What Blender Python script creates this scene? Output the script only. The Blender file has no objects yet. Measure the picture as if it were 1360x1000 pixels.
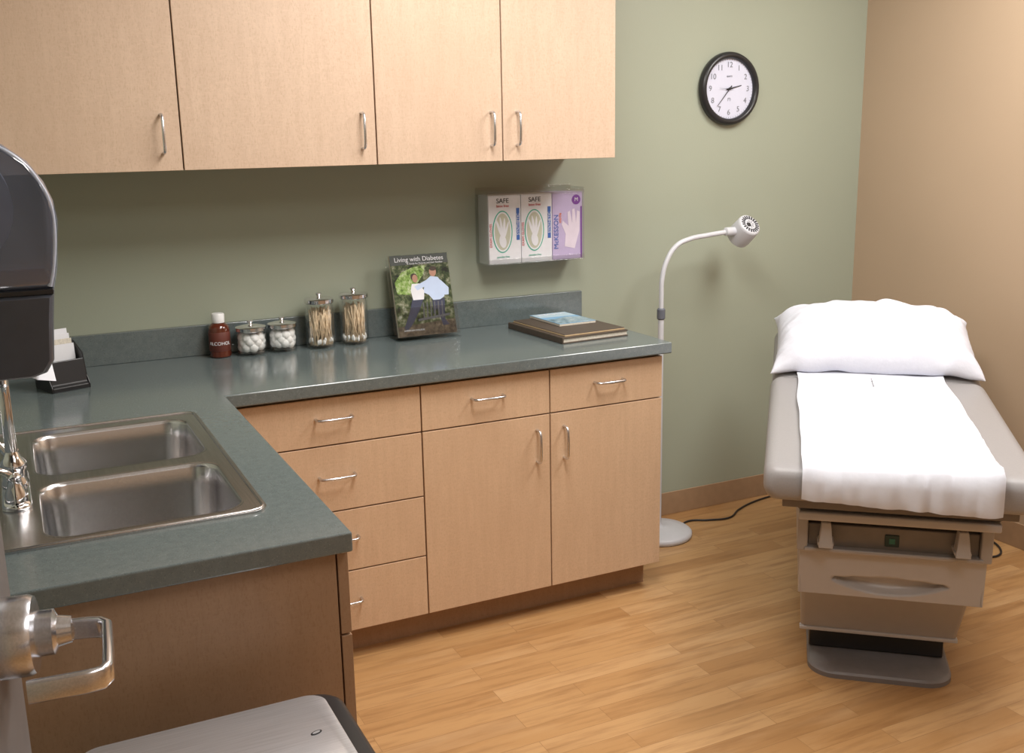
import bpy, bmesh, math, random
from mathutils import Vector, Matrix, noise
random.seed(4)
sc=bpy.context.scene
try:
    sc.view_settings.view_transform='Standard'
except Exception: pass
COL=sc.collection
# ------------------------------------------------------------ materials
def newmat(name):
    m=bpy.data.materials.new(name);m.use_nodes=True
    nt=m.node_tree;b=nt.nodes['Principled BSDF']
    return m,nt,b
def N(nt,t,**k):
    n=nt.nodes.new(t)
    for a,v in k.items(): setattr(n,a,v)
    return n
def coords(nt,scale=(1,1,1),rot=(0,0,0)):
    tc=N(nt,'ShaderNodeTexCoord');mp=N(nt,'ShaderNodeMapping')
    nt.links.new(tc.outputs['Object'],mp.inputs['Vector'])
    mp.inputs['Scale'].default_value=scale;mp.inputs['Rotation'].default_value=rot
    return mp.outputs['Vector']
def noisetex(nt,vec,scale,detail=3,rough=.5):
    n=N(nt,'ShaderNodeTexNoise');nt.links.new(vec,n.inputs['Vector'])
    n.inputs['Scale'].default_value=scale;n.inputs['Detail'].default_value=detail;n.inputs['Roughness'].default_value=rough
    return n.outputs['Fac']
def ramp(nt,fac,stops):
    r=N(nt,'ShaderNodeValToRGB');nt.links.new(fac,r.inputs['Fac'])
    el=r.color_ramp.elements
    while len(el)<len(stops): el.new(.5)
    for e,(p,c) in zip(el,stops):
        e.position=p;e.color=tuple(c)+(1,) if len(c)==3 else c
    return r.outputs['Color']
def mixc(nt,a,b,fac,mode='MIX'):
    m=N(nt,'ShaderNodeMix',data_type='RGBA',blend_type=mode)
    for s,i in ((a,6),(b,7)):
        if isinstance(s,(tuple,list)): m.inputs[i].default_value=tuple(s)+(1,)
        else: nt.links.new(s,m.inputs[i])
    if isinstance(fac,(int,float)): m.inputs[0].default_value=fac
    else: nt.links.new(fac,m.inputs[0])
    return m.outputs[2]
def bump(nt,b,h,strength=.2,dist=.002):
    n=N(nt,'ShaderNodeBump');nt.links.new(h,n.inputs['Height'])
    n.inputs['Strength'].default_value=strength;n.inputs['Distance'].default_value=dist
    nt.links.new(n.outputs['Normal'],b.inputs['Normal'])
def simple(name,col,rough=.5,metal=0,var=.06,scale=30,bmp=0,spec=None,coat=0):
    m,nt,b=newmat(name)
    v=coords(nt);f=noisetex(nt,v,scale)
    lo=tuple(max(0,c*(1-var)) for c in col);hi=tuple(min(1,c*(1+var)) for c in col)
    nt.links.new(ramp(nt,f,[(.3,lo),(.7,hi)]),b.inputs['Base Color'])
    b.inputs['Roughness'].default_value=rough;b.inputs['Metallic'].default_value=metal
    if spec is not None: b.inputs['Specular IOR Level'].default_value=spec
    if coat: b.inputs['Coat Weight'].default_value=coat
    if bmp: bump(nt,b,f,bmp)
    return m
def wall_mat(name,col):
    m,nt,b=newmat(name);v=coords(nt)
    f=noisetex(nt,v,1.2,2);g=noisetex(nt,v,160,4)
    c=ramp(nt,f,[(.3,tuple(x*.96 for x in col)),(.7,tuple(x*1.03 for x in col))])
    nt.links.new(c,b.inputs['Base Color']);b.inputs['Roughness'].default_value=.40
    b.inputs['Specular IOR Level'].default_value=.45
    bump(nt,b,g,.25,.001);return m
def maple(name,col,rough=.42,dark=1.0):
    m,nt,b=newmat(name)
    v1=coords(nt,(1,1,.12));v2=coords(nt,(.25,.25,1))
    g=noisetex(nt,v1,55,6,.6);h=noisetex(nt,coords(nt,(1,1,.35)),300,2,.6);w=noisetex(nt,v2,220,3,.7);k=noisetex(nt,coords(nt),2.2,3)
    c=tuple(x*dark for x in col)
    base=ramp(nt,g,[(.3,tuple(x*a for x,a in zip(c,(.94,.92,.90)))),(.7,tuple(x*1.05 for x in c))])
    c2=mixc(nt,base,tuple(x*a for x,a in zip(c,(.80,.75,.69))),ramp(nt,h,[(.50,(0,0,0)),(.70,(.6,.6,.6))]))
    c3=mixc(nt,c2,tuple(min(1,x*1.14) for x in c),ramp(nt,w,[(.5,(0,0,0)),(.74,(.5,.5,.5))]))
    c4=mixc(nt,c3,tuple(x*a for x,a in zip(c,(.88,.84,.80))),ramp(nt,k,[(.45,(0,0,0)),(.8,(.5,.5,.5))]))
    nt.links.new(c4,b.inputs['Base Color']);b.inputs['Roughness'].default_value=rough
    b.inputs['Specular IOR Level'].default_value=.35
    return m
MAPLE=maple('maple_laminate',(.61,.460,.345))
MAPLE_L=maple('maple_laminate_base_bounce',(.61,.43,.285))  # more orange than the uppers: warm floor bounce put into the colour
MAPLE_SHADE=maple('maple_laminate_shaded',(.35,.22,.135))  # shade on the end panel, toe kicks and leg fronts put into the colour
EDGE=simple('seam_shade_dark',(.14,.085,.05),.6)  # dark colour painting the shade in the seams between cabinet fronts
GREEN=wall_mat('sage_green_paint',(.350,.380,.300))
TAN=wall_mat('tan_paint',(.46,.34,.235))
CEIL=simple('ceiling_tile_white',(.75,.75,.74),.9,bmp=.3,scale=120)
BASEB=simple('vinyl_baseboard_tan',(.36,.235,.14),.45)
def counter_mat():
    m,nt,b=newmat('solid_surface_speckled');v=coords(nt)
    a=noisetex(nt,v,230,2,.8);c=noisetex(nt,v,330,2,.7);d=noisetex(nt,v,60,3)
    base=ramp(nt,d,[(.3,(.108,.134,.136)),(.7,(.130,.158,.160))])
    x=mixc(nt,base,(.24,.28,.28),ramp(nt,a,[(.60,(0,0,0)),(.68,(.5,.5,.5))]))
    y=mixc(nt,x,(.05,.06,.06),ramp(nt,c,[(.60,(0,0,0)),(.67,(.7,.7,.7))]))
    nt.links.new(y,b.inputs['Base Color']);b.inputs['Roughness'].default_value=.17
    b.inputs['Specular IOR Level'].default_value=.95
    return m
COUNTER=counter_mat()
def N_mul(nt,s,k):
    n=N(nt,'ShaderNodeMath',operation='MULTIPLY');nt.links.new(s,n.inputs[0]);n.inputs[1].default_value=k;return n.outputs[0]
def floor_mat():
    m,nt,b=newmat('oak_strip_floor')
    v=coords(nt)
    br=N(nt,'ShaderNodeTexBrick');nt.links.new(v,br.inputs['Vector'])
    br.offset=.37;br.offset_frequency=2;br.squash=1
    br.inputs['Color1'].default_value=(0,0,0,1);br.inputs['Color2'].default_value=(1,1,1,1);br.inputs['Mortar'].default_value=(.5,.5,.5,1)
    br.inputs['Scale'].default_value=1;br.inputs['Mortar Size'].default_value=.0009;br.inputs['Mortar Smooth'].default_value=.3
    br.inputs['Brick Width'].default_value=.62;br.inputs['Row Height'].default_value=.075;br.inputs['Bias'].default_value=0
    tc=N(nt,'ShaderNodeTexCoord')
    add=N(nt,'ShaderNodeVectorMath',operation='MULTIPLY_ADD')
    nt.links.new(br.outputs['Color'],add.inputs[0]);add.inputs[1].default_value=(7,5,3);nt.links.new(tc.outputs['Object'],add.inputs[2])
    mp=N(nt,'ShaderNodeMapping');nt.links.new(add.outputs[0],mp.inputs['Vector']);mp.inputs['Scale'].default_value=(.09,1,1)
    g=noisetex(nt,mp.outputs['Vector'],42,6,.62)
    mp2=N(nt,'ShaderNodeMapping');nt.links.new(add.outputs[0],mp2.inputs['Vector']);mp2.inputs['Scale'].default_value=(.22,1,1)
    g2=noisetex(nt,mp2.outputs['Vector'],9,4,.6)
    plank=ramp(nt,br.outputs['Color'],[(0,(.385,.205,.080)),(.35,(.44,.243,.098)),(.7,(.475,.272,.115)),(1,(.52,.31,.142))])
    c=mixc(nt,plank,(.25,.118,.042),ramp(nt,g,[(.46,(0,0,0)),(.72,(.7,.7,.7))]))
    c=mixc(nt,c,(.60,.395,.21),ramp(nt,g2,[(.5,(0,0,0)),(.8,(.55,.55,.55))]))
    c=mixc(nt,c,(.18,.085,.03),N_mul(nt,br.outputs['Fac'],.55))
    nt.links.new(c,b.inputs['Base Color']);b.inputs['Roughness'].default_value=.34
    b.inputs['Specular IOR Level'].default_value=.5
    bump(nt,b,g,.06,.001);return m
FLOOR=floor_mat()
def steel_mat(name,col=(.60,.60,.60),rough=.27,st=(1,.02,1),sc_=400,metal=1):
    m,nt,b=newmat(name);f=noisetex(nt,coords(nt,st),sc_,2)
    nt.links.new(ramp(nt,f,[(.3,tuple(x*.88 for x in col)),(.7,tuple(min(1,x*1.06) for x in col))]),b.inputs['Base Color'])
    b.inputs['Metallic'].default_value=metal;b.inputs['Roughness'].default_value=rough
    bump(nt,b,f,.05,.0005);return m
STEEL=steel_mat('brushed_stainless',(.60,.60,.61),.24)
LID=steel_mat('brushed_stainless_lid',(.74,.75,.79),.36,(.02,1,1),400,.8)
NICKEL=steel_mat('satin_nickel',(.70,.71,.75),.25)
CHROME=simple('chrome',(.8,.8,.82),.08,1,var=.01)
def clear(name,tint=(.97,.98,.98),refl=.12,rough=.03,body=None,bodyf=0):
    m,nt,b=newmat(name);nt.nodes.remove(b)
    out=[n for n in nt.nodes if n.type=='OUTPUT_MATERIAL'][0]
    t=N(nt,'ShaderNodeBsdfTransparent');t.inputs[0].default_value=tint+(1,)
    g=N(nt,'ShaderNodeBsdfGlossy');g.inputs['Roughness'].default_value=rough;g.inputs[0].default_value=(1,1,1,1)
    lw=N(nt,'ShaderNodeLayerWeight');lw.inputs[0].default_value=.35
    mr=N(nt,'ShaderNodeMapRange');nt.links.new(lw.outputs['Facing'],mr.inputs[0]);mr.inputs[3].default_value=.03;mr.inputs[4].default_value=refl*5
    mx=N(nt,'ShaderNodeMixShader');nt.links.new(mr.outputs[0],mx.inputs[0]);nt.links.new(t.outputs[0],mx.inputs[1]);nt.links.new(g.outputs[0],mx.inputs[2])
    last=mx.outputs[0]
    if body:
        d=N(nt,'ShaderNodeBsdfDiffuse')
        f=noisetex(nt,coords(nt),9,2)
        nt.links.new(ramp(nt,f,[(.3,tuple(x*.9 for x in body)),(.7,tuple(x*1.1 for x in body))]),d.inputs[0])
        m2=N(nt,'ShaderNodeMixShader');m2.inputs[0].default_value=bodyf
        nt.links.new(last,m2.inputs[1]);nt.links.new(d.outputs[0],m2.inputs[2]);last=m2.outputs[0]
    nt.links.new(last,out.inputs['Surface']);return m
GLASS=clear('clear_glass',(.985,.992,.99),.09)
ACRYL=clear('clear_acrylic',(.95,.96,.96),.10,.05)
SMOKE=clear('smoked_plastic',(.45,.50,.60),.16,.10,(.20,.23,.31),.36)
BLACK=simple('black_plastic',(.018,.018,.02),.35)
DKGREY=simple('charcoal_plastic',(.050,.054,.068),.3)
WHITE=simple('white_plastic',(.78,.78,.78),.4,var=.02)
LAMPW=simple('lamp_enamel',(.58,.59,.63),.35,var=.02)
def crinkle(name,col,s1,s2,st):
    m,nt,b=newmat(name);v=coords(nt)
    f=noisetex(nt,v,s1,4,.55);g=noisetex(nt,v,s2,2)
    nt.links.new(ramp(nt,g,[(.3,tuple(x*.975 for x in col)),(.7,col)]),b.inputs['Base Color']);b.inputs['Roughness'].default_value=.85
    bump(nt,b,f,st,.008);return m
PAPERW=simple('white_paper',(.74,.75,.79),.75,var=.02)
EXAMP=crinkle('exam_table_paper',(.62,.635,.70),12,60,.34)
LINEN=crinkle('white_linen',(.66,.675,.75),14,200,.5)
VINYL=simple('taupe_vinyl_upholstery',(.290,.278,.280),.42,var=.03,scale=200,bmp=.05)
TBODY=simple('table_body_beige',(.375,.350,.340),.4,var=.02)
TBODY2=simple('table_body_light',(.455,.43,.425),.38,var=.02)
TDARK=simple('table_recess_brown',(.09,.072,.062),.55)
TRAIL=simple('table_rail_taupe',(.18,.155,.14),.45)
TPANEL=simple('table_inner_panel',(.20,.178,.165),.5)
PLATE=simple('base_plate_grey',(.18,.165,.165),.4)
COTTON=simple('cotton',(.9,.9,.9),.95,var=.03,scale=200,bmp=.6)
STICK=simple('wood_stick',(.74,.58,.40),.7,var=.2,scale=80)
AMBER=simple('amber_bottle',(.095,.020,.010),.15,var=.1,coat=.5)
LABELR=simple('bottle_label_red',(.12,.03,.02),.5)
BINDER=simple('brown_binder',(.075,.055,.04),.5)
PAGES=simple('paper_pages',(.62,.58,.50),.8,var=.15,scale=200)
CARD=simple('tan_folder',(.42,.31,.18),.6)
CLOCKF=simple('clock_face',(.64,.66,.79),.5,var=.01)
INK=simple('ink_black',(.02,.02,.025),.5)
INKG=simple('ink_grey',(.22,.23,.26),.6)
def M(n,c,r=.5): return simple(n,c,r,var=.04)
BLUE=M('print_blue',(.05,.13,.42));RED=M('print_red',(.55,.05,.06));TEAL=M('print_teal',(.05,.38,.27));BOXW=M('carton_white',(.72,.72,.76))
LIL=M('carton_lilac',(.48,.40,.60));PUR=M('print_purple',(.17,.05,.28));CREAM=M('print_cream',(.50,.50,.40));ORANGE=M('print_orange',(.75,.20,.04));PINKG=M('glove_pink_white',(.70,.62,.72))
SKIN=M('print_skin',(.42,.22,.15));HAIR=M('print_hair',(.05,.03,.02));SHIRT=M('print_shirt_blue',(.50,.60,.80));NAVY=M('print_navy',(.03,.035,.07));BENCH=M('print_bench',(.10,.10,.11))
MAGB=M('print_mag_blue',(.22,.42,.62));TGREEN=M('badge_teal',(.02,.045,.042));TG2=M('badge_mark_teal',(.03,.16,.12))
def foliage(name,stops,s=38):
    m,nt,b=newmat(name);f=noisetex(nt,coords(nt),s,5,.7)
    nt.links.new(ramp(nt,f,stops),b.inputs['Base Color']);b.inputs['Roughness'].default_value=.3;return m
FOL=foliage('print_foliage',[(.38,(.01,.014,.01)),(.5,(.05,.075,.03)),(.58,(.16,.17,.10)),(.7,(.42,.42,.36))])
LEAF=foliage('print_leaves_sunlit',[(.35,(.05,.09,.02)),(.5,(.22,.36,.08)),(.62,(.45,.52,.30)),(.75,(.75,.75,.68))],70)
def emis(name,col,s):
    m,nt,b=newmat(name);b.inputs['Emission Color'].default_value=col+(1,);b.inputs['Emission Strength'].default_value=s;b.inputs['Base Color'].default_value=(.8,.8,.8,1);return m
DIFF=emis('troffer_diffuser',(1,.98,.95),3)
# ------------------------------------------------------------ geometry helpers
def empty(name,loc=(0,0,0),rotz=0):
    e=bpy.data.objects.new(name,None);e.empty_display_size=.05;e.location=loc;e.rotation_euler=(0,0,rotz);COL.objects.link(e);return e
def obj(name,me,mat,parent=None,smooth=False):
    o=bpy.data.objects.new(name,me);COL.objects.link(o)
    if mat: me.materials.append(mat)
    if parent: o.parent=parent
    if smooth:
        for p in me.polygons: p.use_smooth=True
    return o
def bev(o,w,seg=2,ang=35):
    b=o.modifiers.new('bevel','BEVEL');b.width=w;b.segments=seg;b.limit_method='ANGLE';b.angle_limit=math.radians(ang)
    return o
def box(name,x0,x1,y0,y1,z0,z1,mat,parent=None,bevel=0,seg=2,M_=None):
    x0,x1=sorted((x0,x1));y0,y1=sorted((y0,y1));z0,z1=sorted((z0,z1))
    bm=bmesh.new();bmesh.ops.create_cube(bm,size=1)
    for v in bm.verts:
        v.co=Vector(((x0+x1)/2+v.co.x*(x1-x0),(y0+y1)/2+v.co.y*(y1-y0),(z0+z1)/2+v.co.z*(z1-z0)))
        if M_: v.co=M_@v.co
    me=bpy.data.meshes.new(name);bm.to_mesh(me);bm.free()
    o=obj(name,me,mat,parent)
    if bevel:
        bev(o,bevel,seg)
        for p in me.polygons:p.use_smooth=True
        try: o.modifiers.new('wn','WEIGHTED_NORMAL')
        except Exception: pass
    return o
def frompy(name,vs,fs,mat,parent=None,smooth=False,M_=None):
    me=bpy.data.meshes.new(name)
    if M_: vs=[M_@Vector(v) for v in vs]
    me.from_pydata([tuple(v) for v in vs],[],fs);me.update()
    bm=bmesh.new();bm.from_mesh(me);bmesh.ops.recalc_face_normals(bm,faces=bm.faces);bm.to_mesh(me);bm.free()
    return obj(name,me,mat,parent,smooth)
def lathe(name,prof,mat,parent=None,c=(0,0,0),seg=40,axis='z',smooth=True,M_=None,ang=40,caps=True):
    vs=[];fs=[]
    for r,z in prof:
        for i in range(seg):
            a=2*math.pi*i/seg;p=(r*math.cos(a),r*math.sin(a),z)
            if axis=='x': p=(z,p[0],p[1])
            if axis=='y': p=(p[0],z,p[1])
            vs.append(Vector(p)+Vector(c))
    n=len(prof)
    for j in range(n-1):
        for i in range(seg):
            a=j*seg+i;b=j*seg+(i+1)%seg
            fs.append((a,b,b+seg,a+seg))
    if caps and prof[0][0]>1e-6: fs.append(tuple(range(seg)))
    if caps and prof[-1][0]>1e-6: fs.append(tuple(range((n-1)*seg,n*seg)))
    o=frompy(name,vs,fs,mat,parent,smooth,M_)
    bm=bmesh.new();bm.from_mesh(o.data);bmesh.ops.remove_doubles(bm,verts=bm.verts,dist=1e-6)
    bmesh.ops.recalc_face_normals(bm,faces=bm.faces)
    for e in bm.edges:
        if len(e.link_faces)==2 and e.calc_face_angle(0)>math.radians(ang): e.smooth=False
    bm.to_mesh(o.data);bm.free()
    return o
def tube(name,pts,r,mat,parent=None,bez=True,res=8,cyc=False,flat=None,M_=None):
    cu=bpy.data.curves.new(name,'CURVE');cu.dimensions='3D'
    if bez:
        s=cu.splines.new('BEZIER');s.bezier_points.add(len(pts)-1)
        for bp,p in zip(s.bezier_points,pts):
            bp.co=p;bp.handle_left_type=bp.handle_right_type='AUTO'
        s.resolution_u=res
    else:
        s=cu.splines.new('POLY');s.points.add(len(pts)-1)
        for bp,p in zip(s.points,pts): bp.co=tuple(p)+(1,)
    s.use_cyclic_u=cyc
    cu.bevel_depth=r;cu.bevel_resolution=5;cu.use_fill_caps=True
    t=bpy.data.objects.new('tmp',cu);COL.objects.link(t);bpy.context.view_layer.update()
    me=bpy.data.meshes.new_from_object(t.evaluated_get(bpy.context.evaluated_depsgraph_get()));bpy.data.objects.remove(t)
    me.name=name;me.materials.clear()
    if M_: me.transform(M_)
    return obj(name,me,mat,parent,True)
def textm(name,body,size,mat,parent,fn=None,M_=None,align='CENTER',ext=.0004):
    cu=bpy.data.curves.new(name,'FONT');cu.body=body;cu.size=size;cu.align_x=align;cu.align_y='CENTER';cu.extrude=ext
    t=bpy.data.objects.new('tmp',cu);COL.objects.link(t);bpy.context.view_layer.update()
    me=bpy.data.meshes.new_from_object(t.evaluated_get(bpy.context.evaluated_depsgraph_get()));bpy.data.objects.remove(t)
    me.name=name;me.materials.clear()
    if fn:
        for v in me.vertices: v.co=fn(v.co)
    if M_: me.transform(M_)
    return obj(name,me,mat,parent)
def poly(name,pts,thick,mat,parent,M_=None):
    n=len(pts);vs=[(x,y,0) for x,y in pts]+[(x,y,thick) for x,y in pts]
    fs=[tuple(range(n))[::-1],tuple(range(n,2*n))]+[(i,(i+1)%n,n+(i+1)%n,n+i) for i in range(n)]
    return frompy(name,vs,fs,mat,parent,False,M_)
def ell(cx,cy,rx,ry,n=28,rot=0):
    out=[]
    for i in range(n):
        a=2*math.pi*i/n;x=rx*math.cos(a);y=ry*math.sin(a)
        out.append((cx+x*math.cos(rot)-y*math.sin(rot),cy+x*math.sin(rot)+y*math.cos(rot)))
    return out
def rrect(x0,x1,y0,y1,r,n=6):
    out=[]
    for cx,cy,a0 in ((x1-r,y1-r,0),(x0+r,y1-r,90),(x0+r,y0+r,180),(x1-r,y0+r,270)):
        for i in range(n+1):
            a=math.radians(a0+90*i/n);out.append((cx+r*math.cos(a),cy+r*math.sin(a)))
    return out
def loft(name,rings,mat,parent=None,cap0=True,cap1=True,smooth=True,M_=None,ang=None):
    n=len(rings[0]);vs=[p for r in rings for p in r];fs=[]
    for j in range(len(rings)-1):
        for i in range(n):
            a=j*n+i;b=j*n+(i+1)%n;fs.append((a,b,b+n,a+n))
    if cap0: fs.append(tuple(range(n)))
    if cap1: fs.append(tuple(range((len(rings)-1)*n,len(rings)*n)))
    o=frompy(name,vs,fs,mat,parent,smooth,M_)
    if ang:
        bm=bmesh.new();bm.from_mesh(o.data)
        for e in bm.edges:
            if len(e.link_faces)==2 and e.calc_face_angle(0)>math.radians(ang): e.smooth=False
        bm.to_mesh(o.data);bm.free()
    return o
def cells(name,xs,ys,mask,z0,z1,mat,parent=None,bevel=.003):
    bm=bmesh.new();vt={}
    def V(i,j,k):
        if (i,j,k) not in vt: vt[(i,j,k)]=bm.verts.new((xs[i],ys[j],(z0,z1)[k]))
        return vt[(i,j,k)]
    on=lambda i,j:0<=i<len(xs)-1 and 0<=j<len(ys)-1 and mask(i,j)
    for i in range(len(xs)-1):
        for j in range(len(ys)-1):
            if not on(i,j): continue
            bm.faces.new((V(i,j,1),V(i+1,j,1),V(i+1,j+1,1),V(i,j+1,1)))
            bm.faces.new((V(i,j,0),V(i,j+1,0),V(i+1,j+1,0),V(i+1,j,0)))
            if not on(i-1,j): bm.faces.new((V(i,j,0),V(i,j,1),V(i,j+1,1),V(i,j+1,0)))
            if not on(i+1,j): bm.faces.new((V(i+1,j,0),V(i+1,j+1,0),V(i+1,j+1,1),V(i+1,j,1)))
            if not on(i,j-1): bm.faces.new((V(i,j,0),V(i+1,j,0),V(i+1,j,1),V(i,j,1)))
            if not on(i,j+1): bm.faces.new((V(i,j+1,0),V(i,j+1,1),V(i+1,j+1,1),V(i+1,j+1,0)))
    bmesh.ops.recalc_face_normals(bm,faces=bm.faces)
    me=bpy.data.meshes.new(name);bm.to_mesh(me);bm.free();o=obj(name,me,mat,parent)
    if bevel: bev(o,bevel,3)
    return o
# ------------------------------------------------------------ room
WL,WR,YB,CH=-2.2,1.402,-4.3,2.62
box('floor',WL-.1,WR+.1,YB-.1,.1,-.1,0,FLOOR)
box('wall_back',WL-.1,WR+.1,0,.1,0,CH,GREEN)
box('wall_right',WR,WR+.1,YB-.1,0,0,CH,TAN)
box('wall_left',WL-.1,WL,YB-.1,0,0,CH,GREEN)
box('wall_front',WL,WR,YB-.1,YB,0,CH,TAN)
box('ceiling',WL-.1,WR+.1,YB-.1,.1,CH,CH+.1,CEIL)
box('baseboard_back',0.0,WR-.006,-.006,0,0,.1,BASEB,None,.002)
box('baseboard_right',WR-.006,WR,YB,0,0,.1,BASEB,None,.002)
# ------------------------------------------------------------ handles
def pull(name,parent,p,axis,out,L=.108,proj=.03,r=.0045):
    p=Vector(p);a=Vector(axis);o_=Vector(out);h=L/2
    pts=[p-a*h,p-a*h+o_*proj*.55,p-a*(h-.004)+o_*proj*.85,p-a*(h-.013)+o_*proj,p+o_*(proj+.002),p+a*(h-.013)+o_*proj,p+a*(h-.004)+o_*proj*.85,p+a*h+o_*proj*.55,p+a*h]
    return tube(name,pts,r,NICKEL,parent,bez=False)
# ------------------------------------------------------------ base cabinets
bc=empty('base_cabinet',(0,0,0))
G=.0022
FY=-.61
box('carcass_back_run',-1.50,-.022,-.585,-.004,.1,.86,MAPLE_L,bc,.001)
box('face_shadow_gap',-1.47,-.026,-.592,-.585,.104,.855,EDGE,bc)
box('toe_kick',-1.50,-.04,-.535,-.02,0,.1,MAPLE_SHADE,bc)
def front(name,x0,x1,z0,z1,h=None):
    box(name,x0+G,x1-G,FY,-.592,z0+G,z1-G,MAPLE_L,bc,.0012)
zd=.706
front('drawer_front_1',-.455,-.020,zd,.853);front('drawer_front_2',-.901,-.455,zd,.853)
front('cabinet_door_1',-.455,-.020,.1,zd);front('cabinet_door_2',-.901,-.455,.1,zd)
front('drawer_front_3',-1.475,-.901,zd,.853);front('drawer_front_4',-1.475,-.901,.498,zd)
front('drawer_front_5',-1.475,-.901,.30,.498);front('drawer_front_6',-1.475,-.901,.1,.30)
OY=(0,-1,0)
pull('pull_1',bc,(-.235,FY,.79),(1,0,0),OY);pull('pull_2',bc,(-.678,FY,.79),(1,0,0),OY)
for i,z in enumerate((.79,.610,.41,.205)): pull('pull_%d'%(3+i),bc,(-1.176,FY,z),(1,0,0),OY)
pull('pull_7',bc,(-.405,FY,.603),(0,0,1),OY);pull('pull_8',bc,(-.505,FY,.603),(0,0,1),OY)
box('end_panel',WL+.003,-1.512,-1.772,-1.752,0,.86,MAPLE_SHADE,bc,.001)
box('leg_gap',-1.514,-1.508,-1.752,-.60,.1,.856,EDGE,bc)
box('leg_frame',-1.53,-1.514,-1.752,-.60,.1,.86,MAPLE_SHADE,bc)
box('leg_toe_kick',-1.59,-1.575,-1.752,-.60,0,.1,MAPLE_SHADE,bc)
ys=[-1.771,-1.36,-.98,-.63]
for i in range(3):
    box('leg_drawer_%d'%i,-1.508,-1.488,ys[i]+G,ys[i+1]-G,.689+G,.853,MAPLE_SHADE,bc,.001)
    box('leg_door_%d'%i,-1.508,-1.488,ys[i]+G,ys[i+1]-G,.1,.689-G,MAPLE_SHADE,bc,.001)
# ------------------------------------------------------------ countertop
sx0,sx1,sy0,sy1=-2.145,-1.592,-1.618,-.782
hx0,hx1,hy0,hy1=sx0+.012,sx1-.012,sy0+.012,sy1-.012
xs=[WL+.002,hx0,hx1,-1.486,0.0];ysx=[-1.80,hy0,hy1,-.636,-.002]
def mk(i,j):
    if j==3: return True
    if i==3: return False
    if i==1 and j==1: return False
    return True
ct=empty('countertop')
cells('slab',xs,ysx,mk,.862,.9,COUNTER,ct,.004)
box('backsplash_back',WL+.002,0,-.022,-.001,.9,1.0,COUNTER,ct,.002)
box('backsplash_left',WL+.001,WL+.021,-1.80,-.022,.9,1.0,COUNTER,ct,.002)
# ------------------------------------------------------------ sink
sk=empty('double_sink',(-1.87,-1.2,.9));T=Matrix.Translation((1.87,1.2,-.9))
def curve_fill(name,outer,holes,z,th,mat,parent,M_=None):
    cu=bpy.data.curves.new(name,'CURVE');cu.dimensions='2D';cu.fill_mode='BOTH';cu.extrude=th/2
    for loop in [outer]+holes:
        s=cu.splines.new('POLY');s.points.add(len(loop)-1)
        for bp,p in zip(s.points,loop): bp.co=(p[0],p[1],0,1)
        s.use_cyclic_u=True
    t=bpy.data.objects.new('tmp',cu);COL.objects.link(t);bpy.context.view_layer.update()
    me=bpy.data.meshes.new_from_object(t.evaluated_get(bpy.context.evaluated_depsgraph_get()));bpy.data.objects.remove(t)
    me.materials.clear();me.transform(Matrix.Translation((0,0,z)))
    if M_: me.transform(M_)
    return obj(name,me,mat,parent)
bw=[(-1.985,-1.628,-1.188,-.838),(-1.985,-1.628,-1.588,-1.246)]
holes=[rrect(a,b,c,d,.055,8) for a,b,c,d in bw]
curve_fill('rim_deck',rrect(sx0,sx1,sy0,sy1,.03,6),[h[::-1] for h in holes],.9022,.004,STEEL,sk,T)
o=tube('rim_bead',[(x,y,.904) for x,y in rrect(sx0+.006,sx1-.006,sy0+.006,sy1-.006,.027,6)],.0035,STEEL,sk,bez=False,cyc=True,M_=T)
for k,(a,b,c,d) in enumerate(bw):
    rings=[]
    for ins,z,rr in ((-.004,.9045,.058),(0,.9035,.055),(.004,.895,.053),(.008,.86,.052),(.014,.77,.052),(.024,.735,.05),(.045,.722,.045),(.10,.717,.03)):
        rings.append([(x,y,z) for x,y in rrect(a+ins,b-ins,c+ins,d-ins,rr,8)])
    loft('bowl_%d'%(k+1),rings,STEEL,sk,cap0=False,M_=T)
    cx,cy=(a+b)/2,(c+d)/2
    lathe('drain_%d'%(k+1),[(0,.7185),(.02,.7185),(.03,.7215),(.043,.7225),(.045,.7175)],CHROME,sk,(cx,cy,0),32,M_=T)
# faucet
fc=empty('kitchen_faucet',(-2.024,-1.27,.9045))
loft('escutcheon',[[(x,y,z) for x,y in rrect(-.027+i,.027-i,-.13+i,.13-i,.026,6)] for z,i in ((0,0),(.006,0),(.012,.004))],CHROME,fc)
lathe('riser_base',[(.025,.011),(.026,.022),(.021,.030),(.021,.045),(.025,.052),(.025,.062),(.016,.074),(.0125,.085)],CHROME,fc)
tube('spout',[(0,0,.05),(0,0,.15),(-.0,-.01,.25),(0,-.06,.315),(0,-.12,.30),(0,-.145,.25)],.0115,CHROME,fc)
tube('mixer_lever',[(-.005,.01,.07),(-.03,.02,.11),(-.065,.03,.16)],.007,CHROME,fc)
for s in (-1,1):
    lathe('handle_base_%d'%s,[(.021,.011),(.021,.028),(.015,.04),(.012,.055),(.014,.062),(.008,.068),(0,.069)],CHROME,fc,(0,.1*s,0))
    tube('lever_%d'%s,[(0,.1*s,.06),(-.02,.1*s,.075),(-.06,.1*s,.085)],.006,CHROME,fc)
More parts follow.
